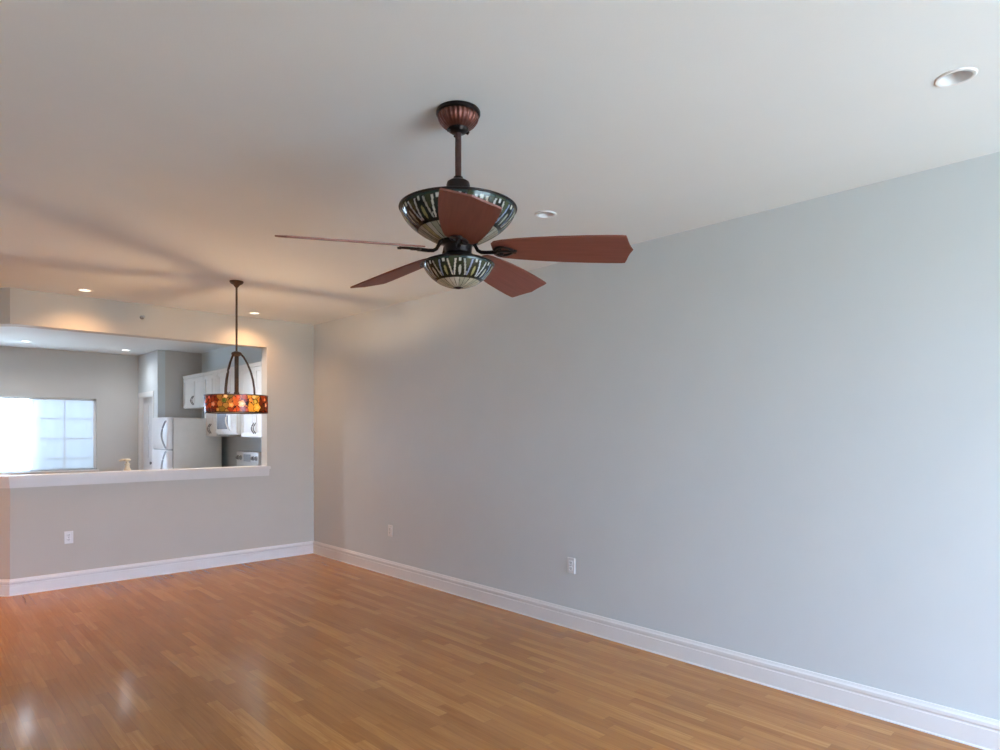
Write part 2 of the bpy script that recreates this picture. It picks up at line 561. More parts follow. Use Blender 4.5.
bm = nb(); box(bm, x0-0.03, x1+0.03, YK-0.035, YK+0.04, z0-0.025, z0, 0.005); obj('window_sill', bm, TRIM, wd)

# ledge on the half wall: cap with a rounded nose and an apron moulding underneath
n45 = (-0.687, -0.727)
def off(d):  # front polyline of the half wall pushed out by d
    t_ = math.tan(math.radians(43.4/2))
    return [(KX - d*t_, YF - d), (XL, END[1] - d/0.727)]
def offb(d):
    t_ = math.tan(math.radians(43.4/2))
    return [(KX + (T+d)*t_, YF + T + d), (XL, END[1] + (T+d)/0.727)]
def ledge_piece(bm, d, z0, z1, xr):
    a = off(d); b_ = offb(d)
    prism(bm, ([(xr, YF-d)] + a + b_[::-1] + [(xr, YF+T+d)])[::-1], z0, z1)
bm = nb()
# the cap lies inside the opening, its nose runs a little past the jamb on the room side
a = off(0.034); b_ = offb(0.034)
prism(bm, ([(OPX+0.03, YF-0.034)] + a + b_[::-1] + [(OPX, YF+T+0.034), (OPX, YF), (OPX+0.03, YF)])[::-1], LEDGE, LEDGE+0.024)
a = off(0.030); b_ = offb(0.030)
prism(bm, ([(OPX+0.027, YF-0.030)] + a + b_[::-1] + [(OPX, YF+T+0.030), (OPX, YF), (OPX+0.027, YF)])[::-1], LEDGE+0.024, LEDGE+0.031)
for d, za, zb in ((0.022, LEDGE-0.022, LEDGE), (0.016, LEDGE-0.060, LEDGE-0.022), (0.009, LEDGE-0.078, LEDGE-0.060)):
    a = off(d)
    prism(bm, ([(OPX+0.02, YF-d)] + a + [END, (KX, YF), (OPX+0.02, YF)])[::-1], za, zb)
struct('trim_2', bm, LEDGEM, 'white ledge capping the half wall of the pass-through', 'trim')

# baseboards: tall flat board with a stepped moulded top
BP = [(0, 0), (0.020, 0), (0.020, 0.004), (0.016, 0.010), (0.016, 0.092), (0.012, 0.098), (0.012, 0.104), (0.019, 0.110),
      (0.019, 0.126), (0.013, 0.134), (0.008, 0.146), (0, 0.146)]
bm = nb(); sweep(bm, BP, [(XR, YB), (XR, YF)], [(-1, 0), (-1, 0)])
struct('baseboard_right', bm, TRIM, 'white moulded baseboard along the long right wall', 'baseboard')
bm = nb()
k_ = math.tan(math.radians(43.4/2))
sweep(bm, BP, [(XR, YF), (KX, YF)], [(0, -1), (-k_, -1)])
struct('baseboard_far', bm, TRIM, 'white moulded baseboard under the pass-through', 'baseboard')
bm = nb(); sweep(bm, BP, [(KX, YF), END], [(-k_, -1), (0, -1/0.727)])
struct('baseboard_left', bm, TRIM, 'white moulded baseboard on the turned wall end', 'baseboard')


# ------------------------------------------------------------------ ceiling fan
FX, FY = 1.628, 1.971
fan = thing('ceiling_fan', 'dark bronze ceiling fan with five cherry blades and two leaded glass bowls', 'ceiling fan', (FX+0.004, FY-0.003, CEIL), -YAW)
# local frame: x = picture right, y = picture depth, z = 0 at the ceiling

bm = nb()
lathe(bm, [(0.0, 0.0), (0.086, 0.0), (0.088, -0.004), (0.088, -0.014), (0.084, -0.018), (0.0, -0.018)], 56, close=False)
cn = obj('canopy', bm, BRONZE, fan, True, 35)
bm = nb()
fl = lambda a, z: 0.022*math.cos(a*26)
lathe(bm, [(0.080, -0.017), (0.081, -0.026), (0.076, -0.040), (0.066, -0.054), (0.052, -0.066), (0.040, -0.073)], 208, close=True, flute=fl)
obj('fluted_bell', bm, COPPER, cn, True, 50)['label'] = 'fluted copper bell'
bm = nb()
lathe(bm, [(0.043, -0.068), (0.040, -0.078), (0.028, -0.086), (0.0, -0.088)], 32, close=True)
for a in (20, 110, 200, 290):
    a = math.radians(a)
    cx, cy = 0.036*math.cos(a), 0.036*math.sin(a)
    tube(bm, [(cx*0.7, cy*0.7, -0.072), (cx*1.22, cy*1.22, -0.082)], [0.009, 0.007], 10)
obj('hanger_ball', bm, BRONZE, cn, True, 40)

bm = nb(); lathe(bm, [(0.0125, -0.08), (0.0125, -0.30)], 24)
obj('downrod', bm, RODM, fan, True, 40)
bm = nb()
lathe(bm, [(0.018, -0.262), (0.021, -0.272), (0.032, -0.276), (0.044, -0.284), (0.047, -0.294), (0.047, -0.330), (0.040, -0.345), (0.036, -0.40)], 40)
obj('coupling', bm, BRONZE, fan, True, 35)

# leaded glass colours
random.seed(5)
CREAM = [(0.46, 0.42, 0.30), (0.52, 0.47, 0.35), (0.42, 0.37, 0.20), (0.54, 0.51, 0.42), (0.38, 0.37, 0.27)]
GREENS = [(0.016, 0.019, 0.009), (0.026, 0.030, 0.013), (0.014, 0.017, 0.014), (0.016, 0.025, 0.021)]
LEAD = (0.018, 0.015, 0.013)


def lerp(a, b_, t): return tuple(x + (y-x)*t for x, y in zip(a, b_))


def fan_glass(n, v_band, seed):
    rr = random.Random(seed)
    creams = [rr.choice(CREAM) for _ in range(n)]
    blues = [rr.choice([(0.56, 0.59, 0.60), (0.60, 0.57, 0.48), (0.22, 0.27, 0.38), (0.40, 0.40, 0.34)]) for _ in range(4*n)]
    grn = [rr.choice(GREENS) for _ in range(6*n)]

    def col(u, v):
        """u 0..1 round the bowl, v 0 at the bottom, 1 at the rim"""
        s = u*n; i = int(s) % n
        s2 = u*n*2; i2 = int(s2) % n; f2 = s2 - int(s2)
        g = ((s + 0.5) % 1.0) - 0.5          # distance from the medallion axis, -0.5..0.5
        if v < v_band - 0.02:
            lw = 0.035 + 0.06*(1 - v/v_band)
            if f2 < lw or f2 > 1-lw or v < 0.04: return LEAD
            return creams[(int(s2)*7) % n]
        t = (v - v_band) / (0.935 - v_band)
        if v < v_band + 0.012: return LEAD
        if t < 1:
            m_ = int(s + 0.5) % n
            ov = (g/0.27)**2 + ((t-0.42)/0.42)**2
            inn = (g/0.10)**2 + ((t-0.40)/0.27)**2
            if inn < 1.0: return (0.32, 0.31, 0.14) if m_ % 2 else (0.44, 0.43, 0.36)
            if ov < 0.88: return grn[m_]
            if ov < 1.05: return LEAD
            h = 0.5 - abs(g)                   # 0 midway between medallions
            wing = abs(h - (0.05 + 0.20*t))
            if wing < 0.056 and 0.12 < t < 0.95: return blues[(2*i + (g > 0)) % (4*n)]
            if wing < 0.088: return LEAD
            if t < 0.35 and h < 0.14: return blues[(2*i + 7) % (4*n)]
            if h < 0.16 and t > 0.55: return (0.042, 0.050, 0.020)
            if t > 0.80: return (0.55, 0.57, 0.52) if abs(g) < 0.07 else grn[(3*i + 2) % (6*n)]
            return grn[(3*i + int(t*3)) % (6*n)]
        w_ = (u*n*1.5) % 1.0
        if v > 0.975: return LEAD
        if w_ < 0.06 or v < 0.942: return LEAD
        return [(0.03, 0.045, 0.028), (0.02, 0.045, 0.036), (0.045, 0.06, 0.03), (0.03, 0.05, 0.048)][int(u*n*1.5) % 4]
    return col


def glass_bowl(name, prof, col, seg, parent, zofs=0.0, thick=0.004):
    """revolved bowl; prof from the bottom up, resampled evenly so the piece colours stay sharp"""
    pts = [Vector((r, z)) for r, z in prof]
    d = [0]
    for a, b_ in zip(pts, pts[1:]): d.append(d[-1] + (b_-a).length)
    NV = 56
    fine = []
    for j in range(NV+1):
        s = d[-1]*j/NV
        i = max(k for k in range(len(d)) if d[k] <= s + 1e-9); i = min(i, len(pts)-2)
        fine.append(pts[i].lerp(pts[i+1], (s-d[i])/(d[i+1]-d[i])))
    # soften the polyline
    for _ in range(6):
        fine = [fine[0]] + [(fine[k-1] + fine[k]*2 + fine[k+1])/4 for k in range(1, NV)] + [fine[-1]]
    bm = nb()
    outer = [[bm.verts.new((p.x*math.cos(2*math.pi*k/seg), p.x*math.sin(2*math.pi*k/seg), p.y+zofs)) for k in range(seg)] for p in fine]
    inner = [[bm.verts.new(((p.x-thick)*math.cos(2*math.pi*k/seg), (p.x-thick)*math.sin(2*math.pi*k/seg), p.y+zofs+thick*0.6)) for k in range(seg)] for p in fine]
    for G in (outer, inner):
        for A, B in zip(G, G[1:]):
            for k in range(seg): bm.faces.new((A[k], A[(k+1) % seg], B[(k+1) % seg], B[k]))
    for k in range(seg):
        k2 = (k+1) % seg
        bm.faces.new((outer[-1][k], outer[-1][k2], inner[-1][k2], inner[-1][k]))
        bm.faces.new((outer[0][k], outer[0][k2], inner[0][k2], inner[0][k]))
    bm.verts.index_update()
    cols = []
    for G in (outer, inner):
        for j in range(NV+1):
            for k in range(seg): cols.append(col(k/seg, j/NV))
    o = obj(name, bm, FANGLASS, parent, True)
    at = o.data.color_attributes.new('glass', 'FLOAT_COLOR', 'POINT')
    for i, c in enumerate(cols): at.data[i].color = c + (1,)
    return o


# upper bowl
ub = glass_bowl('uplight_bowl', [(0.070, -0.526), (0.108, -0.512), (0.150, -0.488), (0.185, -0.463), (0.210, -0.437), (0.226, -0.412), (0.232, -0.391)],
                fan_glass(17, 0.47, 3), 416, fan)
bm = nb()
ring = [(0.2315 + 0.004*math.cos(a*math.pi/4), -0.391 + 0.005*math.sin(a*math.pi/4)) for a in range(9)]
lathe(bm, ring, 96, close=False); obj('bowl_rim', bm, BRONZE, ub, True)
# motor hub between the bowls
bm = nb()
lathe(bm, [(0.036, -0.39), (0.085, -0.405), (0.095, -0.43), (0.095, -0.485), (0.080, -0.515), (0.068, -0.528), (0.056, -0.536), (0.052, -0.575),
           (0.058, -0.582), (0.058, -0.600), (0.048, -0.606), (0.044, -0.625)], 48)
obj('motor_hub', bm, BRONZE, fan, True, 35)
# lower bowl with its fitter cap
lb = glass_bowl('light_bowl', [(0.012, -0.704), (0.045, -0.699), (0.078, -0.686), (0.105, -0.667), (0.127, -0.643), (0.139, -0.622), (0.143, -0.609)],
                fan_glass(13, 0.47, 11), 400, fan)
bm = nb()
lathe(bm, [(0.046, -0.550), (0.051, -0.564), (0.066, -0.577), (0.093, -0.588), (0.120, -0.597), (0.137, -0.604), (0.145, -0.610), (0.145, -0.613), (0.139, -0.614), (0.05, -0.614)], 64)
obj('fitter_cap', bm, BRONZE, lb, True, 35)
bm = nb()
lathe(bm, [(0.014, -0.700), (0.014, -0.705), (0.008, -0.708), (0.0, -0.709)], 20); obj('finial', bm, BRONZE, lb, True, 35)


# blades: local x along the blade, local y across, pitched about x
def blade_bm():
    top = [(0.145, 0.040), (0.157, 0.055), (0.19, 0.064), (0.24, 0.073), (0.32, 0.083), (0.42, 0.091), (0.52, 0.0955), (0.60, 0.097), (0.648, 0.0965), (0.662, 0.0955)]
    tip = [(0.667, 0.075), (0.671, 0.055), (0.676, 0.035), (0.682, 0.016), (0.690, 0.0)]
    half = top + tip
    loop = half + [(x, -y) for x, y in half[-2::-1]]
    bm = nb()
    hi = [bm.verts.new((x, y, 0.003)) for x, y in loop]
    lo = [bm.verts.new((x, y, -0.003)) for x, y in loop]
    n = len(loop)
    bm.faces.new(hi); bm.faces.new(lo[::-1])
    sides = [bm.faces.new((lo[i], lo[(i+1) % n], hi[(i+1) % n], hi[i])) for i in range(n)]
    es = list({e for f in sides for e in f.edges if e.verts[0].co.z == e.verts[1].co.z})
    bmesh.ops.bevel(bm, geom=es, offset=0.0012, segments=2, affect='EDGES')
    return bm


def iron_bm(p):
    """bracket: arm swooping out from the hub, open oval under the blade root"""
    bm = nb()
    def tw(x, y, z):           # points that follow the blade's pitch
        return (x, y*math.cos(p) - z*math.sin(p), y*math.sin(p) + z*math.cos(p))
    arm = [(0.046, 0, 0.028), (0.058, 0, 0.030), (0.068, 0, 0.024), (0.076, 0, 0.010), (0.086, 0, -0.006), (0.100, 0, -0.013), (0.122, 0, -0.014), (0.145, 0, -0.013), (0.165, 0, -0.012)]
    tube(bm, arm, [0.013, 0.013, 0.011, 0.009, 0.009, 0.009, 0.009, 0.009, 0.009], 10, 0.8)
    ov = []
    for k in range(25):
        a = 2*math.pi*k/24
        ov.append(tw(0.192 + 0.036*math.cos(a), 0.026*math.sin(a)*(1.15 - 0.3*math.cos(a)), -0.0105))
    tube(bm, ov, 0.0065, 8, 0.75)
    tube(bm, [tw(0.16, 0, -0.0105), tw(0.20, 0, -0.0105), tw(0.236, 0, -0.0105)], [0.008, 0.0055, 0.0075], 8, 0.75)
    for x, y in ((0.178, 0.022), (0.178, -0.022), (0.236, 0.0)):
        c = tw(x, y, -0.008); d = tw(x, y, -0.017)
        tube(bm, [c, d], [0.009, 0.007], 10)
    return bm


PITCH = math.radians(-15.0)
BZ = -0.548
bd = blade_bm(); bme = None
for k in range(5):
    a = math.radians(-10.43 + 72*k)
    if k == 0:
        b0 = obj('blade', bd, BLADE, fan)
        i0 = obj('blade_bracket', iron_bm(PITCH), BRONZE, fan, True, 40)
        b, i_ = b0, i0
    else:
        b, i_ = b0.copy(), i0.copy()
        COL.objects.link(b); COL.objects.link(i_)
        b.parent = fan; i_.parent = fan
    R = Matrix.Rotation(a, 4, 'Z') @ Matrix.Rotation(math.radians(3.2), 4, 'Y')
    Tm = Matrix.Translation((-0.006, 0, BZ))
    b.matrix_local = Tm @ R @ Matrix.Rotation(PITCH, 4, 'X')
    i_.matrix_local = Tm @ R


# ------------------------------------------------------------------ pendant with a leaded drum shade
PX, PY = 2.115, 5.502
pen = thing('pendant_light', 'lit bronze pendant lamp with a colourful leaded glass drum shade', 'pendant lamp', (PX, PY, CEIL), 0)
bm = nb(); lathe(bm, [(0.056, 0.0), (0.056, -0.008), (0.046, -0.020), (0.026, -0.032), (0.015, -0.048), (0.009, -0.054)], 40)
obj('canopy', bm, PENDM, pen, True, 35)
bm = nb(); lathe(bm, [(0.0085, -0.05), (0.0085, -0.20), (0.0085, -0.61)], 20); obj('rod', bm, PENDM, pen, True, 40)
bm = nb(); lathe(bm, [(0.012, -0.595), (0.034, -0.603), (0.042, -0.612), (0.042, -0.624), (0.030, -0.632), (0.019, -0.64)], 32)
obj('hub', bm, PENDM, pen, True, 35)
bm = nb(); lathe(bm, [(0.017, -0.63), (0.017, -0.94), (0.022, -0.95), (0.022, -0.985), (0.012, -1.00), (0.009, -1.05)], 24); obj('stem', bm, PENDM, pen, True, 40)
ARMS = (-4, 106, 217)
for a in ARMS:
    a = math.radians(a)
    bm = nb()
    pr = [(0.034, -0.617), (0.058, -0.640), (0.088, -0.690), (0.115, -0.755), (0.136, -0.830), (0.148, -0.905), (0.152, -0.978)]
    fine = []
    for j in range(len(pr)-1):
        for q in range(3): fine.append((pr[j][0] + (pr[j+1][0]-pr[j][0])*q/3, pr[j][1] + (pr[j+1][1]-pr[j][1])*q/3))
    fine.append(pr[-1])
    tube(bm, [(r*math.cos(a), r*math.sin(a), z) for r, z in fine], 0.0085, 10)
    obj('arm', bm, PENDM, pen, True, 50)

RS, ZT, ZB = 0.252, -0.975, -1.119
rs = random.Random(9)
seeds = []
PAL = {'dark': [(0.16, 0.035, 0.012), (0.22, 0.05, 0.015), (0.13, 0.045, 0.015), (0.28, 0.07, 0.02)],
       'olive': [(0.30, 0.20, 0.04), (0.22, 0.17, 0.03), (0.42, 0.22, 0.05), (0.36, 0.26, 0.06)],
       'orange': [(0.55, 0.16, 0.03), (0.42, 0.10, 0.02), (0.62, 0.24, 0.05), (0.30, 0.07, 0.02)],
       'yellow': [(0.72, 0.46, 0.08), (0.66, 0.36, 0.06), (0.60, 0.48, 0.12), (0.74, 0.55, 0.16)]}
zone = [(0, 'dark'), (54, 'olive'), (78, 'orange'), (105, 'yellow'), (136, 'dark'), (182, 'orange'), (225, 'yellow'), (260, 'olive'), (300, 'dark'), (330, 'orange'), (361, 'dark')]
def zname(deg):          # degrees counted from the shade's picture-left edge
    d = deg % 360
    for (a, n), (b_, _) in zip(zone, zone[1:]):
        if a <= d < b_: return n
    return 'dark'
CIRC = 2*math.pi*RS
for k in range(170):
    s = rs.random()*CIRC; z = rs.uniform(ZB-0.01, ZT+0.01)
    seeds.append((s, z, rs.choice(PAL[zname(360*s/CIRC)])))
# flowers: centre angle from picture-left, height, radius, petal colour, heart colour
FL = [(34, -0.998, 0.016, (0.60, 0.20, 0.12), (0.65, 0.30, 0.20)), (45, -1.054, 0.023, (0.55, 0.33, 0.16), (0.75, 0.55, 0.30)), (26, -1.080, 0.018, (0.30, 0.06, 0.02), (0.3, 0.15, 0.08)),
      (71, -0.989, 0.021, (0.90, 0.70, 0.30), (0.95, 0.85, 0.5)), (68, -1.022, 0.022, (0.13, 0.22, 0.03), (0.06, 0.11, 0.02)), (81, -1.062, 0.026, (0.85, 0.50, 0.12), (0.95, 0.75, 0.3)),
      (99, -1.050, 0.034, (0.95, 0.60, 0.24), (1.0, 0.92, 0.62)), (93, -0.996, 0.021, (0.70, 0.18, 0.06), (0.8, 0.35, 0.15)), (122, -0.990, 0.022, (0.95, 0.78, 0.36), (1.0, 0.9, 0.5)),
      (129, -1.078, 0.042, (0.85, 0.60, 0.10), (0.92, 0.74, 0.24)), (125, -1.030, 0.022, (0.60, 0.55, 0.10), (0.7, 0.65, 0.2)), (115, -1.018, 0.020, (0.80, 0.36, 0.07), (0.9, 0.55, 0.2)),
      (151, -1.010, 0.019, (0.75, 0.28, 0.08), (0.85, 0.45, 0.18)), (156, -1.056, 0.023, (0.80, 0.42, 0.18), (0.95, 0.75, 0.45)), (108, -1.100, 0.016, (0.50, 0.10, 0.03), (0.6, 0.2, 0.06)), (56, -1.100, 0.017, (0.50, 0.30, 0.05), (0.6, 0.4, 0.1))]
for k in range(18): FL.append((195 + 9*k, rs.uniform(-1.09, -0.98), rs.uniform(0.018, 0.034), rs.choice(PAL['yellow'] + PAL['orange']), (0.9, 0.7, 0.3)))


def drum_col(s, z):
    for (dg, fz, fr, pc, hc) in FL:
        ds = (s - dg/360*CIRC + CIRC/2) % CIRC - CIRC/2
        q = math.hypot(ds, z - fz)
        pet = fr*(0.88 + 0.12*math.cos(5*math.atan2(z-fz, ds)))
        if q < pet*0.42: return hc
        if q < pet*0.90: return pc
        if q < pet*1.04: return LEAD
    best = sorted(((min(abs(s-a), CIRC-abs(s-a))**2 + (z-b_)**2, c) for a, b_, c in seeds), key=lambda x: x[0])[:2]
    if math.sqrt(best[1][0]) - math.sqrt(best[0][0]) < 0.0035: return LEAD
    return best[0][1]


bm = nb()
SEG, NZ = 336, 30
g = {}
for sd, rr_ in ((0, RS), (1, RS-0.004)):
    for j in range(NZ+1):
        for k in range(SEG):
            a = math.radians(159) + 2*math.pi*k/SEG        # k = 0 at the picture-left edge, turning towards the viewer
            g[sd, j, k] = bm.verts.new((rr_*math.cos(a), rr_*math.sin(a), ZB + (ZT-ZB)*j/NZ))
for sd in (0, 1):
    for j in range(NZ):
        for k in range(SEG): bm.faces.new((g[sd, j, k], g[sd, j, (k+1) % SEG], g[sd, j+1, (k+1) % SEG], g[sd, j+1, k]))
for j in (0, NZ):
    for k in range(SEG): bm.faces.new((g[0, j, k], g[0, j, (k+1) % SEG], g[1, j, (k+1) % SEG], g[1, j, k]))
cols = {}
order = [(sd, j, k) for sd in (0, 1) for j in range(NZ+1) for k in range(SEG)]
sh = obj('drum_shade', bm, DRUMGLASS, pen, True, 40)
at = sh.data.color_attributes.new('glass', 'FLOAT_COLOR', 'POINT')
for i, (sd, j, k) in enumerate(order):
    if (j, k) not in cols: cols[j, k] = drum_col(CIRC*k/SEG, ZB + (ZT-ZB)*j/NZ)
    at.data[i].color = cols[j, k] + (1,)
for nm, z in (('shade_rim', ZT), ('shade_rim', ZB)):
    bm = nb()
    lathe(bm, [(RS-0.006, z-0.004), (RS+0.002, z-0.004), (RS+0.002, z+0.004), (RS-0.006, z+0.004), (RS-0.006, z-0.004)], 96, close=False)
    obj(nm, bm, PENDM, sh)
# straps added to cast shadow bands on the ceiling; most also carry the drum
for a in (-2, 108, 163, 215):
    bm = nb(); box(bm, 0.016, 0.135 if a == -2 else RS-0.003, -0.0145, 0.0145, -0.985, -0.982)
    bmesh.ops.rotate(bm, cent=(0, 0, 0), matrix=Matrix.Rotation(math.radians(a), 3, 'Z'), verts=bm.verts)
    obj('shadow_strap', bm, PENDM, pen)
bm = nb()
lathe(bm, [(0.0, -1.109), (RS-0.020, -1.109), (RS-0.006, -1.112), (RS-0.006, -1.116), (0.0, -1.113)], 72, close=False)
obj('added_baffle', bm, BAFFLE, pen, True, 40)  # unseen disc added to keep the bulb's light off the half wall
bm = nb()
lathe(bm, [(0.0, -1.098), (0.010, -1.095), (0.0175, -1.087), (0.0195, -1.076), (0.0175, -1.064), (0.011, -1.054), (0.007, -1.046)], 24)
obj('bulb', bm, BULBM, pen, True)


# ------------------------------------------------------------------ recessed downlights
def downlight(x, y, label, state, watts=None, cone=150, tint=None):
    t = thing('recessed_downlight', label, 'ceiling light', (x, y, CEIL), 0, 'recessed ceiling lights')
    bm = nb()
    lathe(bm, [(0.047, 0.002), (0.048, -0.003), (0.053, -0.006), (0.061, -0.005), (0.065, 0.0), (0.055, 0.001), (0.047, 0.002)], 56, close=False)
    obj('trim_ring', bm, REFL, t, True, 40)
    bm = nb()
    dep = 0.062 if state == 'off' else 0.018
    lathe(bm, [(0.047, 0.001), (0.044, dep*0.5), (0.038, dep), (0.0, dep), (0.0, dep+0.004), (0.042, dep+0.004), (0.048, dep*0.5), (0.050, 0.004)], 48, close=False)
    obj('reflector', bm, REFL, t, True, 40)
    bm = nb()
    lathe(bm, [(0.0, dep-0.014), (0.020, dep-0.012), (0.030, dep-0.008), (0.037, dep-0.001), (0.0, dep-0.001)], 40, close=False)
    obj('lamp_lens', bm, {'off': LAMPOFF, 'warm': LAMP_WARM, 'cool': LAMP_COOL}[state], t, True, 50)
    if state != 'off':
        d = bpy.data.lights.new('downlight_lamp', 'SPOT')
        d.energy = watts if watts is not None else (SPOT_WARM if state == 'warm' else SPOT_COOL)
        d.color = tint or (WARM if state == 'warm' else COOL)
        d.spot_size = math.radians(cone); d.spot_blend = 1.0; d.shadow_soft_size = 0.045
        l = bpy.data.objects.new('downlight_lamp', d)
        COL.objects.link(l); l.parent = t; l.location = (0, 0, -0.012)
    return t


downlight(*DL[0], 'unlit white recessed downlight in the bare ceiling high at the right', 'off')
downlight(*DL[1], 'unlit white recessed downlight just beyond the ceiling fan blades', 'off')
downlight(*DL[2], 'glowing recessed downlight above the half wall, left of the pendant lamp', 'warm')
downlight(*DL[3], 'glowing recessed downlight near the room corner, right of the pendant rod', 'warm')
downlight(*DL[4], 'bright kitchen downlight above the window', 'cool')
downlight(*DL[5], 'bright kitchen downlight near the pantry door corner', 'cool', SPOT_COOL*0.5)
downlight(*DL[6], 'added unseen warm lamp in front of the turned wall end at the far left', 'warm', LEFT_FILL, 110, (1.0, 0.42, 0.12))  # stands in for an unseen warm source; its downlight form is made up
downlight(*DL[7], 'added unseen kitchen downlight just inside the pass-through, toward the window side', 'cool')  # extra lamp added out of view to lift the kitchen light
downlight(*DL[8], 'added unseen kitchen downlight just inside the pass-through, toward the wall cabinets', 'cool', SPOT_COOL*1.9)  # extra lamp added out of view to brighten cabinets and refrigerator side


# ------------------------------------------------------------------ outlets and sprinkler
def outlet(loc, rz, label):
    """local -y faces the room"""
    t = thing('wall_outlet', label, 'outlet', loc, rz, 'wall outlets')
    bm = nb(); box(bm, -0.036, 0.036, -0.009, 0.0, -0.058, 0.058, 0.003, 3); obj('cover_plate', bm, PLATE, t)
    for z in (0.021, -0.021):
        bm = nb()
        box(bm, -0.017, 0.017, -0.0115, -0.007, z-0.014, z+0.014, 0.004, 3)
        r = obj('receptacle', bm, PLATE, t)
        bm = nb()
        for x in (-0.006, 0.006): box(bm, x-0.0014, x+0.0014, -0.0121, -0.0105, z-0.002, z+0.008)
        box(bm, -0.002, 0.002, -0.0121, -0.0105, z-0.010, z-0.006)
        obj('slot', bm, SLOT, r)
    bm = nb()
    tube(bm, [(0, -0.006, 0), (0, -0.0105, 0)], [0.004, 0.0035], 10); obj('screw', bm, HANDLE, t)
    return t


outlet((1.183, YF, 0.470), 0, 'white outlet low on the half wall under the pass-through')
outlet((XR, 5.488, 0.453), math.radians(-90), 'white outlet low on the long wall, nearer the room corner')
outlet((XR, 3.094, 0.466), math.radians(-90), 'white outlet low on the long wall, under the fan blade, farther from the corner')

sp_ = thing('sprinkler_head', 'small grey sprinkler head on the wall above the pass-through', 'sprinkler', (1.80, YF, 2.605))
bm = nb()
tube(bm, [(0, 0, 0), (0, -0.006, 0), (0, -0.012, 0)], [0.020, 0.019, 0.012], 28); obj('escutcheon', bm, GREYH, sp_, True, 40)
bm = nb()
tube(bm, [(0, -0.008, 0), (0, -0.045, 0)], 0.007, 14)
tube(bm, [(0.009, -0.03, 0), (0.016, -0.045, 0), (0.006, -0.062, 0)], 0.003, 8)
tube(bm, [(-0.009, -0.03, 0), (-0.016, -0.045, 0), (-0.006, -0.062, 0)], 0.003, 8)
tube(bm, [(0, -0.060, 0), (0, -0.064, 0)], [0.012, 0.013], 20)
obj('deflector', bm, GREYH, sp_, True, 40)


# ------------------------------------------------------------------ kitchen: refrigerator
fr = thing('refrigerator', 'white top-freezer refrigerator with curved grey handles', 'refrigerator', (2.80, 9.80, 0))
bm = nb(); box(bm, 0.075, 0.75, 0.0, 0.73, 0.03, 1.655, 0.008); obj('cabinet', bm, APSIDE, fr)
bm = nb(); box(bm, 0.10, 0.70, 0.03, 0.70, 0.0, 0.04); obj('base', bm, SLOT, fr)
for nm, z0, z1 in (('freezer_door', 1.205, 1.664), ('fridge_door', 0.09, 1.190)):
    bm = nb(); box(bm, 0.0, 0.070, 0.0, 0.73, z0, z1, 0.014, 3)
    d = obj(nm, bm, APPL, fr, True, 40)
    bm = nb()
    za, zb = (z0+0.02, z1-0.06) if nm == 'freezer_door' else (z1-0.52, z1-0.02)
    pts = []
    for k in range(17):
        u = k/16
        pts.append((-0.012 - 0.035*math.sin(math.pi*u), 0.055 + 0.06*math.sin(math.pi*u), za + (zb-za)*u))
    tube(bm, pts, 0.012, 10)
    tube(bm, [(0.01, 0.055, za), (-0.014, 0.055, za)], 0.012, 10); tube(bm, [(0.01, 0.055, zb), (-0.014, 0.055, zb)], 0.012, 10)
    obj('handle', bm, GREYH, d, True, 40)
bm = nb(); box(bm, 0.02, 0.09, 0.015, 0.715, 1.186, 1.209); obj('door_gasket', bm, GREYH, fr)

# ------------------------------------------------------------------ wall cabinets on the right wall
FACE = 3.345


def cabinet(y0, y1, z0, z1, label, ndoor, crown=True):
    t = thing('wall_cabinet', label, 'cabinet', (FACE, y0, z0), 0, 'white kitchen wall cabinets')
    W, H, D = y1-y0, z1-z0, XR-FACE
    bm = nb(); box(bm, 0.0, D, 0.002, W-0.002, 0, H); obj('carcass', bm, CABW, t)
    bm = nb(); box(bm, -0.035, D, 0.002, W-0.002, H, H+0.018, 0.003); box(bm, -0.022, D, 0.002, W-0.002, H-0.03, H); obj('cornice', bm, CABW, t)
    dw = (W-0.008)/ndoor
    for k in range(ndoor):
        a, b_ = 0.004 + dw*k + 0.002, 0.004 + dw*(k+1) - 0.002
        bm = nb()
        c0, c1, e0, e1 = a, b_, 0.006, H-0.036
        f = 0.05
        box(bm, -0.020, 0.0, c0, c0+f, e0, e1, 0.002); box(bm, -0.020, 0.0, c1-f, c1, e0, e1, 0.002)
        box(bm, -0.020, 0.0, c0+f, c1-f, e0, e0+f, 0.002); box(bm, -0.020, 0.0, c0+f, c1-f, e1-f, e1, 0.002)
        box(bm, -0.010, 0.0, c0+f, c1-f, e0+f, e1-f)
        box(bm, -0.017, -0.008, c0+f+0.02, c1-f-0.02, e0+f+0.02, e1-f-0.02, 0.004)
        d = obj('door', bm, CABW, t)
        # bow handle near the meeting edge, at the foot of the door
        yh = b_-0.028 if (k == 0 and ndoor == 2) else a+0.028
        zc = 0.115
        bm = nb()
        pts = [(-0.020 - 0.030*math.sin(math.pi*u/10), yh, zc - 0.062 + 0.124*u/10) for u in range(11)]
        tube(bm, pts, 0.0065, 8)
        for zz in (zc-0.062, zc+0.062): tube(bm, [(-0.012, yh, zz), (-0.026, yh, zz)], 0.011, 10)
        obj('handle', bm, HANDLE, d, True, 40)
    return t


TOPZ = 2.315
cabinet(9.90, 10.83, 1.82, TOPZ, 'short white wall cabinet above the refrigerator', 2)
cabinet(9.36, 9.896, 1.385, TOPZ, 'white two-door wall cabinet between refrigerator and microwave', 2)
cabinet(8.505, 9.356, 1.815, TOPZ, 'white wall cabinet above the microwave', 2)
cabinet(7.62, 8.501, 1.385, TOPZ, 'white wall cabinet beside the pass-through jamb, behind the pendant shade', 2)

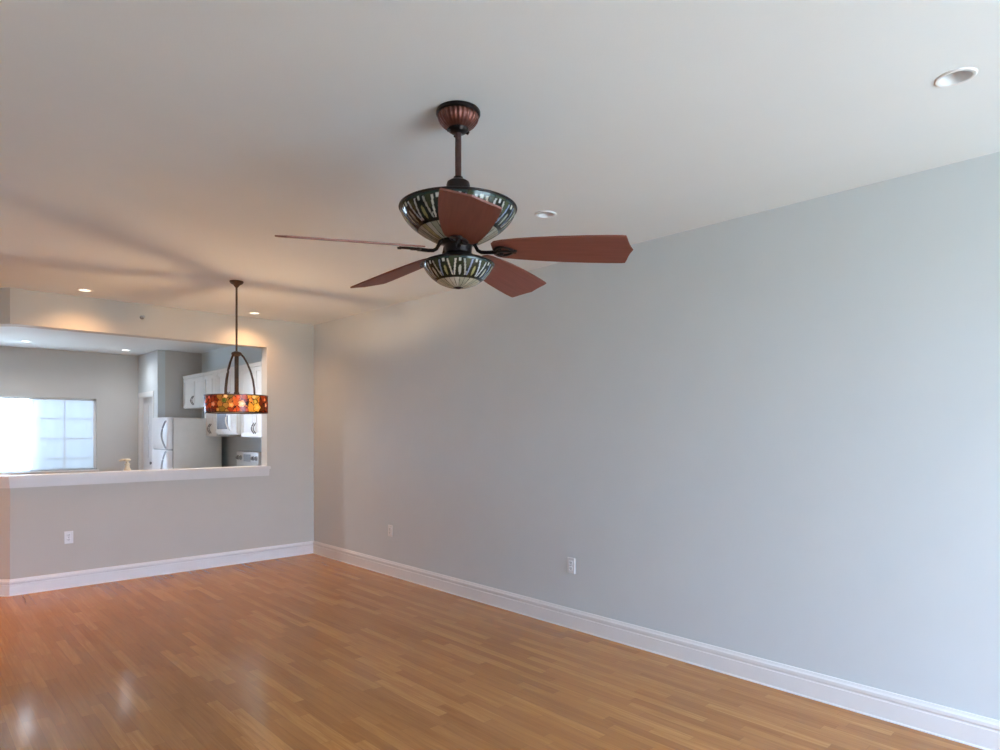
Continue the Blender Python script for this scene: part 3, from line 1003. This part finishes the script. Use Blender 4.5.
# microwave under the third cabinet
mw = thing('microwave', 'white over-range microwave under the kitchen cabinets', 'microwave', (3.275, 8.52, 1.415), 0)
bm = nb(); box(bm, 0.022, XR-3.275, 0.0, 0.76, 0.0, 0.395, 0.005); obj('housing', bm, APPL, mw)
bm = nb(); box(bm, 0.0, 0.022, 0.185, 0.757, 0.02, 0.375, 0.008, 3); md = obj('door', bm, APPL, mw, True, 40)
bm = nb(); box(bm, -0.003, 0.01, 0.30, 0.70, 0.075, 0.325, 0.006, 2)
MWG = plain('tinted_window', (0.30, 0.34, 0.40), 0.15, vary=0.05); obj('door_window', bm, MWG, md)
bm = nb()
tube(bm, [(-0.004 - 0.045*math.sin(math.pi*u/14), 0.225 + 0.02*math.sin(math.pi*u/14), 0.05 + 0.29*u/14) for u in range(15)], 0.011, 10)
obj('handle', bm, APPL, md, True, 40)
bm = nb(); box(bm, 0.0, 0.022, 0.003, 0.180, 0.02, 0.375, 0.006, 2); mp = obj('control_panel', bm, APPL, mw)
bm = nb(); box(bm, -0.002, 0.004, 0.035, 0.145, 0.315, 0.35); obj('display', bm, BLACK, mp)
bm = nb()
for r in range(4):
    for c in range(3): box(bm, -0.0025, 0.004, 0.032 + c*0.042, 0.064 + c*0.042, 0.085 + r*0.05, 0.118 + r*0.05, 0.002)
obj('keypad', bm, PLATE, mp)
bm = nb(); box(bm, 0.03, 0.30, 0.06, 0.70, -0.008, 0.004); obj('vent_grille', bm, SLOT, mw)

# range
rg = thing('range', 'white kitchen range, its knobbed backguard showing above the ledge', 'stove', (2.99, 8.525, 0))
RW = 0.765
bm = nb(); box(bm, 0.03, 0.66, 0.0, RW, 0.06, 0.905, 0.004); obj('body', bm, APPL, rg)
bm = nb(); box(bm, 0.05, 0.64, 0.02, RW-0.02, 0.0, 0.07); obj('base', bm, SLOT, rg)
bm = nb(); box(bm, 0.0, 0.66, 0.0, RW, 0.905, 0.925, 0.006); obj('cooktop', bm, APPL, rg)
for bx_, by_, r in ((0.17, 0.19, 0.075), (0.17, 0.57, 0.095), (0.45, 0.19, 0.095), (0.45, 0.57, 0.075)):
    bm = nb()
    pts = []
    for k in range(70):
        a = k/69*2*math.pi*3.5
        rr = r*(0.2 + 0.8*k/69)
        pts.append((bx_ + rr*math.cos(a), by_ + rr*math.sin(a), 0.934))
    tube(bm, pts, 0.006, 6); tube(bm, [(bx_, by_, 0.924), (bx_, by_, 0.930)], [r+0.01, r+0.006], 32)
    obj('burner', bm, BLACK, rg, True, 50)
bm = nb()
box(bm, 0.58, 0.655, 0.0, RW, 0.925, 1.182, 0.010, 3)
bgd = obj('backguard', bm, APPL, rg, True, 40)
bm = nb(); box(bm, 0.574, 0.585, 0.27, 0.50, 1.04, 1.14, 0.003); obj('clock_panel', bm, GREYH, bgd)
for ky in (0.07, 0.17, 0.60, 0.70):
    bm = nb(); tube(bm, [(0.585, ky, 1.09), (0.572, ky, 1.09), (0.571, ky, 1.09), (0.548, ky, 1.09)], [0.034, 0.034, 0.024, 0.021], 24)
    obj('knob', bm, GREYH, bgd, True, 40)
bm = nb(); box(bm, 0.0, 0.03, 0.01, RW-0.01, 0.27, 0.86, 0.006); dd = obj('oven_door', bm, APPL, rg)
bm = nb(); box(bm, -0.003, 0.01, 0.13, RW-0.13, 0.40, 0.70, 0.004); obj('oven_window', bm, BLACK, dd)
bm = nb(); tube(bm, [(0.0, 0.08, 0.80), (-0.045, 0.09, 0.80), (-0.045, RW-0.09, 0.80), (0.0, RW-0.08, 0.80)], 0.012, 10); obj('handle', bm, APPL, dd, True, 50)
bm = nb(); box(bm, 0.004, 0.03, 0.01, RW-0.01, 0.075, 0.255, 0.006); obj('drawer', bm, APPL, rg)

# base cabinets either side of the range and the sink counter behind the half wall
def base_unit(name, loc, w_, d_, label, nd):
    """local x = out of the wall towards the aisle is -x; runs along +y"""
    t = thing(name, label, 'cabinet', loc)
    bm = nb(); box(bm, 0.02, d_, 0, w_, 0.09, 0.87); box(bm, 0.07, d_, 0, w_, 0, 0.09); obj('carcass', bm, CABW, t)
    for k in range(nd):
        a, b_ = w_*k/nd + 0.004, w_*(k+1)/nd - 0.004
        bm = nb(); box(bm, 0.0, 0.02, a, b_, 0.10, 0.69, 0.003); d = obj('door', bm, CABW, t)
        bm = nb(); tube(bm, [(0.0, (a+b_)/2, 0.64), (-0.028, (a+b_)/2, 0.625), (-0.028, (a+b_)/2, 0.555), (0.0, (a+b_)/2, 0.54)], 0.006, 8); obj('handle', bm, HANDLE, d, True, 50)
        bm = nb(); box(bm, 0.0, 0.02, a, b_, 0.70, 0.86, 0.003); obj('drawer', bm, CABW, t)
    bm = nb(); box(bm, -0.03, d_, 0, w_, 0.872, 0.91, 0.004); obj('worktop', bm, STONE, t)
    return t


base_unit('base_cabinet', (3.06, 9.30, 0), 0.46, 0.60, 'white base cabinet with stone worktop between range and refrigerator', 1)
base_unit('base_cabinet', (3.06, 7.34, 0), 1.17, 0.60, 'white base cabinet with stone worktop beside the pass-through wall', 2)
kc = thing('sink_counter', 'stone topped counter along the kitchen side of the half wall', 'counter', (0.95, 7.32, 0))
bm = nb(); box(bm, 0, 1.75, 0, 0.56, 0.09, 0.87); box(bm, 0, 1.75, 0, 0.50, 0, 0.09); obj('carcass', bm, CABW, kc)
bm = nb(); box(bm, -0.01, 1.76, 0, 0.60, 0.872, 0.91, 0.004); obj('worktop', bm, STONE, kc)

# soap dispenser on that counter, its pump head just above the ledge
sd_ = thing('soap_dispenser', 'small cream soap dispenser peeking over the ledge by the kitchen door', 'soap dispenser', (1.785, 7.62, 0.91), math.radians(-30))
bm = nb(); lathe(bm, [(0.0, 0.0), (0.034, 0.0), (0.037, 0.006), (0.037, 0.130), (0.033, 0.155), (0.022, 0.172), (0.022, 0.200), (0.0, 0.200)], 36, close=False); obj('bottle', bm, SOAP, sd_, True, 40)
bm = nb()
lathe(bm, [(0.028, 0.198), (0.028, 0.212), (0.014, 0.216), (0.013, 0.235), (0.030, 0.240), (0.034, 0.252), (0.026, 0.262), (0.0, 0.264)], 32)
tube(bm, [(0, 0, 0.248), (-0.045, 0, 0.252), (-0.075, 0, 0.240)], [0.014, 0.012, 0.009], 12)
obj('pump_head', bm, SOAP, sd_, True, 40)
